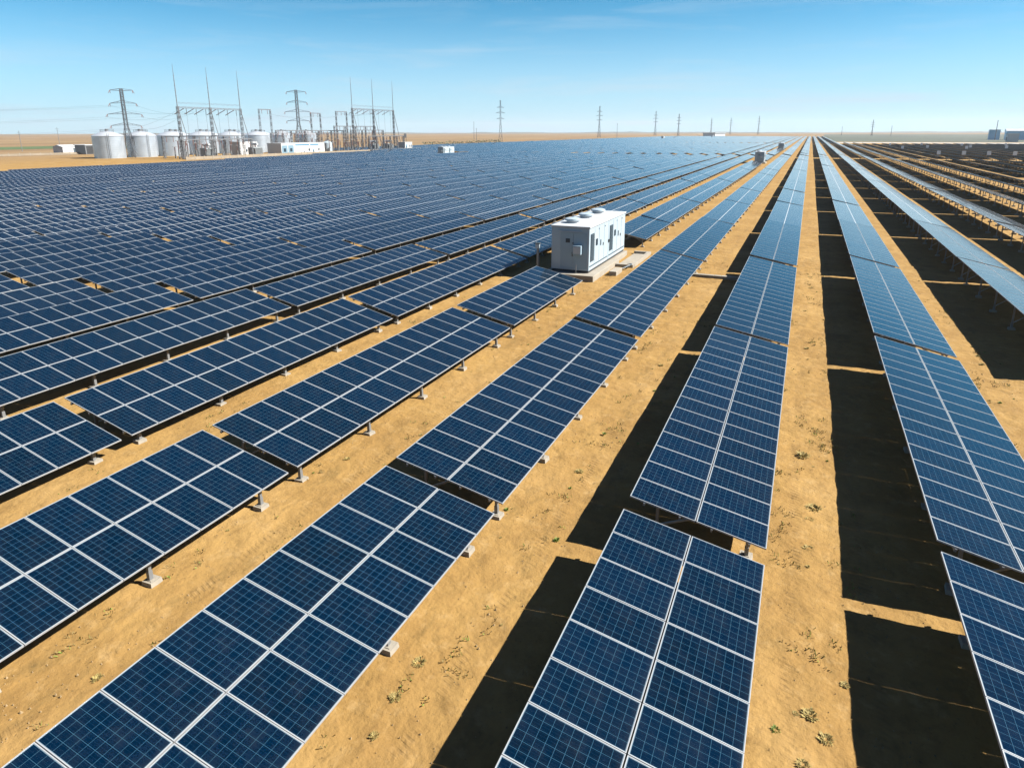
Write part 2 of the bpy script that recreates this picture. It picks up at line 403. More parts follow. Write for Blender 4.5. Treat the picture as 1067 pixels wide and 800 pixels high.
def build_full(name_label, group, xl, y0, n, zl, T):
    L = n*PITCHY-(PITCHY-PH); c, s = math.cos(T), math.sin(T)
    xc = xl-W*c/2
    root = thing('solar_table', name_label, 'solar panels', (xc, y0+L/2, 0), 0, group)
    X = lambda d: xl-xc-(W-d)*c                                       # d metres down the slope from the high edge
    Z = lambda d: zl+(W-d)*s
    for j in range(n):
        for i in (0, 1):
            d = i*(PW+GAPX); y = -L/2+j*PITCHY
            q = random.uniform(-.0016, .0016); w = random.uniform(-.0022, .0022)
            p = link('solar_panel', PANEL, root, (X(d), y, Z(d)+random.uniform(0, .004)), (w, T+q, 0))
            link('panel_frame', FRAME, p)
    for d in (.38, 1.28, 2.06, 2.95):
        k = ('purlin', n)
        if k not in mesh_cache:
            b = MB(); b.box(-.025, -L/2-.03, -.115, .025, L/2+.03, -.042); mesh_cache[k] = b.mesh('purlin', M['steel'])
        link('purlin', mesh_cache[k], root, (X(d), 0, Z(d)), (0, T, 0))
    kd = (round(T, 4), round(zl, 3))
    if ('rafter', kd) not in mesh_cache:
        b = MB(); b.box(.25, -.03, -.21, W-.2, .03, -.117); mesh_cache[('rafter', kd)] = b.mesh('rafter', M['steel'])
        for nm, d in (('front', W-.45), ('rear', .62)):
            b = MB(); b.box(-.038, -.038, .09, .038, .038, Z(d)-.17/c); b.box(-.05, -.05, .117, .05, .05, .34); mesh_cache[('post'+nm, kd)] = b.mesh('post', M['lsteel'])
        b = MB(); b.bar((X(.64)+.02, .055, .35), (X(1.75), .055, Z(1.75)-.2), .05); mesh_cache[('brace', kd)] = b.mesh('brace', M['steel'])
        b = MB(); b.bar((X(W-.45), .055, .45), (X(2.05), .055, Z(2.05)-.2), .05); mesh_cache[('brace2', kd)] = b.mesh('brace', M['steel'])
    for y in stations(L):
        y -= L/2
        link('rafter', mesh_cache[('rafter', kd)], root, (X(0), y, Z(0)), (0, T, 0))
        for nm, d in (('front', W-.45), ('rear', .62)):
            p = link('post', mesh_cache[('post'+nm, kd)], root, (X(d), y, 0))
            link('footing', FOOT, p, (random.uniform(-.02, .02), random.uniform(-.03, .03), random.uniform(-.03, .03)), (0, 0, random.uniform(-.1, .1)))
        link('brace', mesh_cache[('brace', kd)], root, (0, y, 0))
        link('brace', mesh_cache[('brace2', kd)], root, (0, y, 0))
    return root
def table_shape(b, ox, oy, n, zl, T, detail=True, posts=True):
    """whole table as one set of faces about (ox, oy): deck, rails, posts and feet"""
    L = n*PITCHY-(PITCHY-PH); c, s = math.cos(T), math.sin(T); xl = W*c/2
    X = lambda d: ox+xl-(W-d)*c
    Z = lambda d: zl+(W-d)*s
    a, e = oy-L/2, oy+L/2
    def pt(d, y, t): return (X(d)+t*s, y, Z(d)+t*c)
    i = len(b.f)
    b.quad([pt(0,a,0), pt(W,a,0), pt(W,e,0), pt(0,e,0)], 0, [(0,0),(W,0),(W,L),(0,L)])
    b.quad([pt(0,e,-.04), pt(W,e,-.04), pt(W,a,-.04), pt(0,a,-.04)], 1)
    b.quad([pt(W,a,-.04), pt(W,e,-.04), pt(W,e,0), pt(W,a,0)], 2); b.quad([pt(0,e,-.04), pt(0,a,-.04), pt(0,a,0), pt(0,e,0)], 2)
    b.quad([pt(0,a,-.04), pt(W,a,-.04), pt(W,a,0), pt(0,a,0)], 2); b.quad([pt(W,e,-.04), pt(0,e,-.04), pt(0,e,0), pt(W,e,0)], 2)
    for y in (stations(L) if posts else ()):
        y = a+y
        b.box(X(W-.45)-.045, y-.045, 0, X(W-.45)+.045, y+.045, Z(W-.45)-.05, 3, bottom=False)
        b.box(X(.62)-.045, y-.045, 0, X(.62)+.045, y+.045, Z(.62)-.05, 3, bottom=False)
        if detail:
            b.box(X(W-.45)-.18, y-.18, -.05, X(W-.45)+.18, y+.18, .17, 4, bottom=False); b.box(X(.62)-.18, y-.18, -.05, X(.62)+.18, y+.18, .17, 4, bottom=False)
            b.quad([pt(.2,y,-.05), pt(.2,y,-.2), pt(W-.2,y,-.2), pt(W-.2,y,-.05)], 3)
    if detail:
        for d in (.38, 2.95):
            b.quad([pt(d,a,-.045), pt(d,e,-.045), pt(d,e,-.13), pt(d,a,-.13)], 3)
MATS = [M['deck'], M['backsheet'], M['alu'], M['steel'], M['concrete']]

# rows: x of the low edge; right of the camera they are wider apart
T0, ZL0 = R(12.3), .70
ROWS = {0: (.501, .767, R(10.47)), -1: (-5.93, .825, R(11.03)), -2: (-12.187, .842, R(12.24)), -3: (-18.98, .60, R(13.5)), 1: (7.16, .86, R(12.13)), 2: (13.9, 1.0, R(12.3)), 3: (20.85, 1.05, R(12.2)), 4: (27.7, 1.05, R(12.4)), 5: (34.6, .85, R(14.0)), 6: (41.4, .2, R(17))}
for k in range(4, 40): ROWS[-k] = (-18.98-6.33*(k-3)+.35*math.sin(k*2.1)*.4, ZL0+.05*math.sin(k*1.7), T0)
for k in range(7, 34): ROWS[k] = (13.95+6.87*(k-2), .13+.02*math.sin(k), R(17))
A_ = [-3.4, 13.15, 29.75, 49.7, 71.5, 93, 113.6, 134.2, 155.3, 176.4, 197.5, 218.6, 239.7, 260.8, 282.5]
S_ = [-.02, .077, .14, .20, .22, .22, .22, .20, .18, .16, .14, .12, .08, .04, .0]
EXACT = {0: {0: (12.81, 16, 'end'), 1: (13.466, 16, 'start')}, -1: {0: (12.147, 15, 'end'), 1: (12.65, 15, 'start')},
         -2: {0: (11.616, 15, 'end'), 1: (11.99, 15, 'start')}, -3: {0: (11.42, 15, 'end'), 1: (11.79, 15, 'start')},
         1: {0: (13.64, 16, 'end'), 1: (14.10, 16, 'start')}}
tables = []
for r, (xl, zl, T) in ROWS.items():
    gy_ = lambda k: A_[k]+S_[k]*(xl-.5) if xl < 30 else A_[k]+S_[k]*29.5
    spans = []
    for k in range(len(A_)-1):
        if r in EXACT and k in EXACT[r]:
            y, n, how = EXACT[r][k]
            y0 = y if how == 'start' else y-n*PITCHY+.02
            spans.append((y0, n)); continue
        a = spans[-1][0]+spans[-1][1]*PITCHY-.02+.5 if spans else gy_(k)+.25
        n = round((gy_(k+1)-.25-a+.02)/PITCHY)
        spans.append((a, n))
    y = 291.5+(.6 if r % 2 else 0)
    while y < (604 if r > 3 else 1330):                               # the blocks beyond the cross aisles
        spans.append((y, 20)); y += 20.9
        if r <= 3 and 572 < y < 594: y = 594+(.6 if r % 2 else 0)
    for (y0, n) in spans:
        yc = y0+n*PITCHY/2
        if r == -2:                                                   # the kiosk row makes room for its kiosks
            if y0 > 27 and yc < 46: n = 11; yc = y0+5.5
            elif 46 < yc < 72: y0 = 57.3; n = 12; yc = 63.4
            elif 224 < yc < 245 or 400 < yc < 416: continue
        if yc < 283 and xl < -176-(yc-95)*.10: continue               # left edge of the near block
        if -190 < xl < -182 and 920 < yc < 960 or -159 < xl < -151 and 1190 < yc < 1230: continue
        if r == -24 and 255 < yc < 275 or r == -23 and 255 < yc < 275: continue
        far_ = not (r in EXACT and y0 < 28)
        dT = R(random.choice((-.7, -.35, 0, 0, .35, .7))) if far_ else 0       # no two tables are set quite alike
        dz = random.choice((-.03, 0, .03)) if far_ else 0
        tables.append((r, xl, y0, n, zl+dz, T+dT))
def clip_area(P):
    for ax, lim, sg in ((0, 0, 1), (0, 1067, -1), (1, 0, 1), (1, 800, -1)):
        out = []
        for i in range(len(P)):
            a, b = P[i-1], P[i]; da, db = sg*(a[ax]-lim), sg*(b[ax]-lim)
            if (da >= 0) != (db >= 0):
                t = da/(da-db); out.append((a[0]+(b[0]-a[0])*t, a[1]+(b[1]-a[1])*t))
            if db >= 0: out.append(b)
        P = out
        if not P: return 0
    return abs(sum(P[i-1][0]*P[i][1]-P[i][0]*P[i-1][1] for i in range(len(P))))/2
info = []
for tb in tables:
    r, xl, y0, n, zl, T = tb; L = n*PITCHY
    ys = [y0, y0+L]
    hx, hz = xl-W*math.cos(T), zl+W*math.sin(T)
    while (proj((xl, ys[0], 0)) is None or proj((hx, ys[0], hz)) is None or proj((xl, ys[0], zl)) is None) and ys[0] < ys[1]: ys[0] += .25
    if ys[0] >= ys[1]: continue
    q = [proj((hx, ys[0], hz)), proj((xl, ys[0], zl)), proj((xl, ys[1], zl)), proj((hx, ys[1], hz))]
    if any(v is None for v in q): continue
    A = clip_area([v[:2] for v in q])
    q2 = [proj((hx, ys[0], hz)), proj((hx, ys[0], 0)), proj((hx, ys[1], 0)), proj((hx, ys[1], hz))]
    if xl > 18 and all(q2): A += .5*clip_area([v[:2] for v in q2])
    if A <= 0: continue
    info.append((A, q[3][2] if False else (Vector((xl-1.6, y0+L/2, 1))-CAM).length, tb))
info.sort(key=lambda i: -i[0])
single, rest = info[:300], info[300:]
NTH = ['zeroth', 'first', 'second', 'third', 'fourth', 'fifth', 'sixth', 'seventh', 'eighth', 'ninth', 'tenth', 'eleventh', 'twelfth', 'thirteenth', 'fourteenth', 'fifteenth', 'sixteenth', 'seventeenth', 'eighteenth', 'nineteenth', 'twentieth',
       'twenty-first', 'twenty-second', 'twenty-third', 'twenty-fourth', 'twenty-fifth', 'twenty-sixth', 'twenty-seventh', 'twenty-eighth', 'twenty-ninth', 'thirtieth', 'thirty-first', 'thirty-second', 'thirty-third', 'thirty-fourth', 'thirty-fifth']
byrow = {}
for A, d, tb in info: byrow.setdefault(tb[0], []).append(tb[2])
for k in byrow: byrow[k].sort()
def label_of(tb):
    r, y0 = tb[0], tb[2]; i = byrow[r].index(y0)+1; dr = r+2
    row = 'the row of the white kiosk' if dr == 0 else ('the %s row %s of the kiosk row' % (NTH[abs(dr)], 'left' if dr < 0 else 'right'))
    look = 'blue panel table' if r < 4 else 'dark-backed panel table'
    return '%s nearest %s in %s' % (NTH[i], look, row)
GRP = 'tilted solar tables in parallel rows on the sand'
full_n = 0
for A, d, tb in single:
    r, xl, y0, n, zl, T = tb; L = n*PITCHY-(PITCHY-PH)
    if d < 68:
        build_full(label_of(tb), GRP, xl, y0, n, zl, T); full_n += 1
    else:
        k = ('far', n, round(T, 3), round(zl, 2))
        if k not in mesh_cache:
            b = MB(); table_shape(b, 0, 0, n, zl, T); mesh_cache[k] = b.mesh('solar_table', MATS)
        tag(link('solar_table', mesh_cache[k], None, (xl-W*math.cos(T)/2, y0+L/2, 0)), label_of(tb), 'solar panels', GRP)
b = MB()
for A, d, tb in rest:
    r, xl, y0, n, zl, T = tb; L = n*PITCHY-(PITCHY-PH)
    table_shape(b, xl-W*math.cos(T)/2, y0+L/2, n, zl, T, detail=(r > 2), posts=(y0 < 420 or r > 0))
o = stuff(b.build('solar_field', MATS)); o['label'] = 'mass of far blue solar tables running to the horizon'; o['category'] = 'solar panels'
print('tables', len(tables), 'in view', len(info), 'full', full_n)

# ------------------------------------------------------------------ inverter kiosks
def make_kiosk(label, x0, y0, pad=True):
    """white twin-cabinet inverter kiosk: x0, y0 its near left corner on the ground; long side runs along the row"""
    w, l, h, z = 2.85, 10.0, 3.2, .42
    k = thing('inverter_kiosk', label, 'kiosk', (x0+w/2, y0+l/2, 0), 0, 'white inverter kiosks in the solar field')
    def B(): return MB()
    X0, Y0 = -w/2, -l/2
    b = B(); b.box(X0+.05, Y0+.05, z-.02, X0+w-.05, Y0+l-.05, z+.16); b.build('plinth', M['dark'], k)
    b = B(); b.box(X0, Y0, z+.14, X0+w, Y0+l/2-.03, z+h); b.box(X0, Y0+l/2+.03, z+.14, X0+w, Y0+l, z+h); b.box(X0+.03, Y0+l/2-.035, z+.15, X0+w-.03, Y0+l/2+.035, z+h-.05)
    b.build('body', M['white'], k, bevel=.025)
    b = B(); b.box(X0-.07, Y0-.07, z+h+.002, X0+w+.07, Y0+l/2-.02, z+h+.12); b.box(X0-.07, Y0+l/2+.02, z+h+.002, X0+w+.07, Y0+l+.07, z+h+.12)
    rf = b.build('roof', M['white2'], k, bevel=.03)
    for i, fy in enumerate((.18, .50, .82)):                          # three roof ventilators
        b = B(); cy = Y0+l*fy
        b.lathe((X0+1.0, cy, 0), [(.47, z+h+.12), (.47, z+h+.28)], 20)
        v = b.build('vent_base', M['white2'], rf, smooth=True)
        b = B(); b.lathe((X0+1.0, cy, 0), [(.56, z+h+.285), (.60, z+h+.31), (.58, z+h+.42), (.42, z+h+.48)], 24); b.build('vent_cap', M['white'], rf, smooth=True)
    # near end: double door, window, cabinet
    yf = Y0
    d = MB(); d.box(X0+.70, yf-.03, z+.25, X0+1.68, yf-.002, z+h-.35); dr = d.build('door', M['greydoor'], k, bevel=.01)
    d = MB(); d.box(X0+1.70, yf-.03, z+.25, X0+2.68, yf-.002, z+h-.35); dr2 = d.build('door', M['greydoor'], k, bevel=.01)
    d = MB(); d.box(X0+1.10, yf-.045, z+2.12, X0+1.42, yf-.032, z+2.42); d.build('window', M['glass'], dr)
    d = MB(); d.box(X0+1.58, yf-.07, z+1.15, X0+1.64, yf-.032, z+1.45); d.build('handle', M['dark'], dr)
    d = MB(); d.box(X0+1.62, yf-.10, z+2.05, X0+1.68, yf-.032, z+2.15); d.build('hinge', M['dark'], dr)
    d = MB(); d.box(X0+.60, yf-.12, z+h-.30, X0+2.3, yf-.002, z+h-.25); d.build('rain_hood', M['white2'], k)
    d = MB(); d.box(X0+1.74, yf-.42, z+1.35, X0+2.36, yf-.032, z+1.98); ac = d.build('cabinet', M['greydoor'], k, bevel=.02)
    d = MB(); d.box(X0+1.80, yf-.432, z+1.42, X0+2.30, yf-.422, z+1.90); d.build('cabinet_cover', M['white2'], ac)
    d = MB(); d.bar((X0+2.02, yf-.35, .42), (X0+2.02, yf-.35, 1.05), .05, n=8); d.build('conduit', M['lsteel'], k)
    # sunny long side: two bays of louvre, hatch, handles, lower ledge
    xs = X0+w
    for by in (0, l/2):
        d = MB(); d.box(xs+.002, Y0+by+.30, z+.75, xs+.03, Y0+by+1.12, z+2.75)
        lv = d.build('louvre', M['kiosklouvre'], k)
        d = MB()
        for i in range(16): d.box(xs+.03, Y0+by+.34, z+.80+i*.12, xs+.055, Y0+by+1.08, z+.86+i*.12)
        d.build('slat', M['kiosklouvre'], lv)
        for (dy, zz, ww, hh, mt) in ((1.62, 1.75, .42, .48, 'glass'), (2.75, 1.6, .20, .42, 'louvre'), (3.45, 1.5, .12, .22, 'dark')):
            d = MB(); d.box(xs+.002, Y0+by+dy, z+zz, xs+.03, Y0+by+dy+ww, z+zz+hh); d.build('hatch' if ww > .15 else 'handle', M['kiosklouvre' if mt == 'louvre' else mt], k)
        d = MB(); d.box(xs+.002, Y0+by+.15, z+.42, xs+.05, Y0+by+4.7, z+.47); d.build('ledge', M['kiosklouvre'], k)
        for dy in (1.30, 2.45, 3.75):
            d = MB(); d.box(xs+.001, Y0+by+dy, z+.5, xs+.006, Y0+by+dy+.03, z+h-.15); d.build('door_seam', M['kiosklouvre'], k)
        d = MB(); d.box(xs+.002, Y0+by+2.3, z+2.85, xs+.02, Y0+by+2.42, z+2.95); d.box(xs+.002, Y0+by+3.9, z+2.85, xs+.02, Y0+by+4.02, z+2.95); d.build('latch', M['louvre'], k)
    d = MB(); d.box(xs+.002, Y0+l/2-.12, z+1.5, xs+.06, Y0+l/2+.12, z+1.72); d.build('joint_latch', M['dark'], k)
    if pad:
        p = MB(); p.box(X0-.40, Y0-.85, -.1, X0+w+.60, Y0+l*.62, z-.022)
        p.box(X0-.30, Y0+l*.62+.002, -.1, X0+w+.22, Y0+l+.3, z-.03)
        o = tag(p.build('concrete_pad', M['slab'], bevel=.03, loc=(x0+w/2, y0+l/2, 0)), 'raised concrete pad under '+label[:60], 'pad', 'concrete pads under the kiosks')
        # keep the label short and true
        o['label'] = 'raised concrete pad carrying the '+label.split(' ', 1)[1] if False else 'raised concrete pad under the '+' '.join(label.split()[:11])
    return k
KX, KY = -15.95, 42.95
make_kiosk('large white inverter kiosk nearest the viewer with roof vents', KX, KY)
for lab, x, y in (('second white kiosk down the row behind the large one', -15.6, 231), ('third white kiosk far down the same row near the horizon', -15.6, 402),
                  ('lone white kiosk left at the edge of the sandy clearing', -151, 259), ('tiny far white kiosk between the third and fourth horizon pylons', -188.5, 935),
                  ('tiny white kiosk at the back of the far solar block', -157.5, 1205)):
    make_kiosk(lab, x, y)
# cable trench kerb beside the kiosk, drain, pole, hose
t = thing('cable_trench', 'pale concrete cable trench kerb beside the large white kiosk', 'trench', (-11.75, 51.2, 0))
for nm, bx in (('kerb', (-.75, -3.2, -.05, .65, -2.85, .24)), ('kerb', (.35, -2.848, -.05, .68, 2.9, .24)), ('kerb', (-.75, 2.902, -.05, .68, 3.2, .24))):
    b = MB(); b.box(*bx); b.build(nm, M['concrete'], t, bevel=.02)
b = MB(); b.box(-.72, -2.84, .02, .345, 2.89, .05); b.build('trench_cover', M['slab'], t)
b = MB()
b.box(-12.05, 44.6, -.05, -11.5, 46.3, .34)
tag(b.build('concrete_block', M['slab'], bevel=.03), 'low concrete block beside the right edge of the kiosk pad', 'block')
b = MB(); pts = [Vector((-11.9+1.2*math.sin(i*.33)*.6, 46.2+i*.32, .08+.25*math.sin(i/9*math.pi))) for i in range(10)]
for p, q in zip(pts, pts[1:]): b.bar(p, q, .10, n=8)
tag(b.build('cable_conduit', M['louvre'], smooth=True), 'dark grey conduit curving over the sand beside the kiosk pad', 'conduit')
t = thing('junction_post', 'pale post with a capped junction head left of the white kiosk', 'post', (-16.75, 42.3, 0))
b = MB(); b.bar((0, 0, -.1), (0, 0, 2.1), .14); b.build('post', M['lsteel'], t)
b = MB(); b.box(-.16, -.12, 2.102, .16, .12, 2.42); hd = b.build('junction_head', M['white'], t, bevel=.02)
b = MB(); b.box(-.20, -.16, 2.422, .20, .16, 2.50); b.build('cap', M['louvre'], hd)
b = MB(); b.bar((.1, .06, 0.0), (.1, .06, 1.6), .05, n=8); b.build('conduit', M['louvre'], t)
t = thing('cable_duct', 'pale concrete cable duct lying across the sand between two rows', 'cable duct', (-5.0, 46.9, 0))
b = MB(); b.box(-1.9, -.16, -.03, 3.0, .16, .16); b.build('duct', M['concrete'], t, bevel=.02)
b = MB(); [b.box(-1.88+i*.5, -.19, .1615, -1.42+i*.5, .19, .20) for i in range(10)]; b.build('duct_lid', M['slab'], t)

# combiner boxes on posts at the row ends, right hand field
cb = thing('combiner_box', 'white combiner box on a post before the dark right field, first from left', 'box', (43.6, 284.5, 0), 0, 'white combiner boxes among the right rows')
b = MB(); b.box(-.06, -.06, 0, .06, .06, 1.9); b.build('post', M['lsteel'], cb)
b = MB(); b.box(-.55, -.25, 1.902, .55, .25, 3.2); b.build('cabinet', M['boxwhite'], cb, bevel=.02)
spots = [(51.3, 284.5, 'second'), (58.8, 284.5, 'third'), (66.4, 284.5, 'fourth'), (73.9, 284.5, 'fifth')]
for x, y, nn in spots:
    c = copy_tree(cb); c.location = (x, y, 0); c['label'] = 'white combiner box on a post before the dark right field, %s from left' % nn
for i, (x, y) in enumerate(((41.5, 372), (55, 395), (69, 380), (76, 410), (88, 395), (97, 372), (44, 455), (62, 470), (80, 455), (104, 470))):
    c = copy_tree(cb); c.location = (x, y, 0); c['label'] = 'tiny white combiner box deep in the dark right field, %s counted from the viewer' % NTH[i+1]

# ------------------------------------------------------------------ storage tanks
def make_tank(label, x, y, r=5.7, h=8.3):
    t = thing('storage_tank', label, 'tank', (x, y, 0), 0, 'silver storage tanks behind the substation')
    b = MB(); prof = [(r, 0)]
    for i in range(10):                                               # ring seams
        z = h*(i+1)/10; prof += [(r, z-.06), (r+.05, z-.04), (r+.05, z), (r, z+.0)] if i < 9 else [(r, z)]
    b.lathe((0, 0, 0), prof, 40); b.build('shell', M['tank'], t, smooth=True)
    b = MB(); b.lathe((0, 0, 0), [(r+.18, h+.005), (r+.18, h+.12), (r*.82, h+.72), (r*.55, h+1.35), (r*.3, h+1.75), (r*.15, h+1.95)], 40); rf = b.build('roof', M['tankroof'], t, smooth=True)
    b = MB(); b.lathe((0, 0, 0), [(.75, h+1.9), (.75, h+2.5), (.5, h+2.75)], 14); b.build('vent', M['dsteel'], rf)
    b = MB()
    for k in range(30):
        a = 2*math.pi*k/30; a2 = 2*math.pi*(k+1)/30; q = (r*.42*math.cos(a), r*.42*math.sin(a)); q2 = (r*.42*math.cos(a2), r*.42*math.sin(a2))
        b.bar((*q, h+1.5), (*q, h+2.5), .05); b.bar((*q, h+2.5), (*q2, h+2.5), .05)
    b.build('railing', M['dsteel'], rf)
    b = MB(); a = R(-35)
    for s_ in (-.3, .3): b.bar((math.cos(a)*(r+.3)-s_*math.sin(a), math.sin(a)*(r+.3)+s_*math.cos(a), 0), (math.cos(a)*(r+.3)-s_*math.sin(a), math.sin(a)*(r+.3)+s_*math.cos(a), h+1), .08)
    for i in range(18): b.bar((math.cos(a)*(r+.3)-.3*math.sin(a), math.sin(a)*(r+.3)+.3*math.cos(a), .5+i*.48), (math.cos(a)*(r+.3)+.3*math.sin(a), math.sin(a)*(r+.3)-.3*math.cos(a), .5+i*.48), .05)
    b.build('ladder', M['dsteel'], t)
    return t
tk = None
for i, y in enumerate((180.4, 195.0, 210.0, 226.3, 243.5, 260.5, 278.5, 298)):
    lab = 'silver storage tank, %s from the left in the front row of tanks' % NTH[i+1]
    if tk is None: tk = make_tank(lab, -259.3, y+1.5)
    else: c = copy_tree(tk); c.location = (-259.3, y+1.5, 0); c.rotation_euler.z = i*.4; c['label'] = lab
for i, y in enumerate((211, 229, 247, 265, 283)):
    c = copy_tree(tk); c.location = (-277, y, 0); c.rotation_euler.z = 1+i; c['label'] = 'silver storage tank half hidden, %s from the left in the back row' % NTH[i+1]

# ------------------------------------------------------------------ towers, gantries, wires
def lattice(b, base, top, z0, z1, n, wm, wb_, cx=0, cy=0):
    """square tapering lattice between half widths base and top"""
    zs = [z0+(z1-z0)*(1-(1-i/n)**1.25) for i in range(n+1)]
    hw = lambda z: base+(top-base)*(z-z0)/(z1-z0)
    C4 = ((-1,-1),(1,-1),(1,1),(-1,1))
    for sx, sy in C4: b.bar((cx+sx*base, cy+sy*base, z0), (cx+sx*top, cy+sy*top, z1), wm)
    for a, c in zip(zs, zs[1:]):
        ha, hc = hw(a), hw(c)
        for i in range(4):
            p, q = C4[i], C4[(i+1) % 4]
            b.bar((cx+p[0]*ha, cy+p[1]*ha, a), (cx+q[0]*hc, cy+q[1]*hc, c), wb_); b.bar((cx+q[0]*ha, cy+q[1]*ha, a), (cx+p[0]*hc, cy+p[1]*hc, c), wb_)
            b.bar((cx+p[0]*hc, cy+p[1]*hc, c), (cx+q[0]*hc, cy+q[1]*hc, c), wb_)
def make_tower(label, cat, group, x, y, rz, H, base, top, arms, wm, wb_, n=9, name='lattice_tower'):
    t = thing(name, label, cat, (x, y, 0), rz, group)
    b = MB(); zk = H*.45
    lattice(b, base, top*1.25, 0, zk, max(3, n//2), wm, wb_); lattice(b, top*1.25, top, zk, H, n, wm*.8, wb_)
    b.build('mast', M['dsteel'], t)
    for z, a, dz in arms:                                             # cross arms along local x
        b = MB()
        for s in (-1, 1):
            for yy in (-top, top):
                b.bar((s*top, yy, z), (s*a, 0, z+dz), wb_*1.3); b.bar((s*top, yy, z+H*.03), (s*a, 0, z+dz), wb_*1.1)
            for f in (.35, .65): b.bar((s*(top+(a-top)*f), -top*(1-f), z+dz*f), (s*(top+(a-top)*f), top*(1-f), z+dz*f+H*.02*(1-f)), wb_)
        ar = b.build('crossarm', M['dsteel'], t)
        if H < 35:
            b = MB()
            for s in (-1, 1): b.bar((s*(a-.1), 0, z+dz), (s*(a-.1)+.3*s, 1.2, z+dz-1.1), .2, n=6); b.bar((s*(a-.1), 0, z+dz), (s*(a-.1)+.3*s, -1.2, z+dz-1.1), .2, n=6)
            b.build('insulator', M['insul'], ar)
    return t
big_arms = [(12.6, 5.6, -.3), (16.8, 6.4, -.2), (20.9, 4.9, -.2), (25.4, 4.2, .25)]
make_tower('tall grey lattice pylon in front of the two leftmost tanks', 'pylon', None, -257, 189.0, R(38), 26.2, 2.6, .5, big_arms, .20, .10)
make_tower('grey lattice pylon rising behind the middle of the substation', 'pylon', None, -252, 285.5, R(30), 30.5, 2.7, .55, [(15.5, 6.0, -.3), (20, 6.6, -.2), (24.6, 5.2, -.2), (29.4, 5.0, .2)], .21, .105)
def pylon(label, x, y, H, rz=0, sc=1.0):
    arms = [(H*.56, H*.10, 0), (H*.70, H*.115, 0), (H*.83, H*.09, 0)]
    return make_tower(label, 'pylon', 'power line pylons along the horizon', x, y, rz, H, H*.05, H*.013, arms, .22*sc, .13*sc, 8, name='power_pylon')
pylon('nearest horizon pylon with three crossarms, left of the field centre', -283.7, 612, 37.9, R(25), 1.3)
pylon('second pylon from the left on the horizon, over the far panels', -318.7, 1073, 47.2, R(20), 1.7)
pylon('slim third pylon from the left on the horizon', -327, 1548, 51.7, R(15), 2.0)
pylon('fourth pylon from the left, close beside the third one', -250, 1409, 42, R(15), 1.9)
pylon('thin faint pylon, fifth from the left on the horizon', -295.6, 2249, 48.6, R(15), 2.0)
pylon('faint pylon, sixth from the left on the horizon', -236, 2249, 48, R(10), 2.0)
pylon('faint pylon, seventh from the left, above the far kiosk', -152, 2248, 52.8, R(10), 2.2)
pylon('right horizon pylon, taller of the pair beyond the dark field', 117, 1604, 30.8, R(5), 1.4)
def pole(label, x, y, H, w=.3, arm=True, m='lsteel'):
    t = thing('utility_pole', label, 'pole', (x, y, 0), random.uniform(0, 1), 'thin utility poles around the plant')
    b = MB(); b.lathe((0, 0, 0), [(w*.5, 0), (w*.32, H)], 8); b.build('pole', M[m], t)
    if arm: b = MB(); b.box(-.9, -.06, H-.8, .9, .06, H-.68); b.box(-.6, -.06, H-1.8, .6, .06, H-1.7); b.build('crossarm', M[m], t)
    return t
pole('leftmost thin pale pole beyond the sandy clearing', -395, 227, 10.6); pole('thin pale pole left of the leftmost tank', -416, 261, 12.3)
pole('short dark pole right of the taller right horizon pylon', 153, 1609, 19.5, 1.1, True, 'dsteel'); pole('dark pole above the vanishing point of the rows', 66, 1768, 19, 1.1, True, 'dsteel')
pole('thin pole between the substation and the nearest horizon pylon', -420, 820, 22, .6, True, 'dsteel'); pole('thin pole just left of the nearest horizon pylon', -330, 650, 13, .5, True, 'dsteel')
pole('faint pole between the second and third horizon pylons', -250, 930, 20, .6, True, 'dsteel')
pole('dark mast standing in front of the blue hall on the right', 186.6, 896, 20, .9, True, 'dsteel')
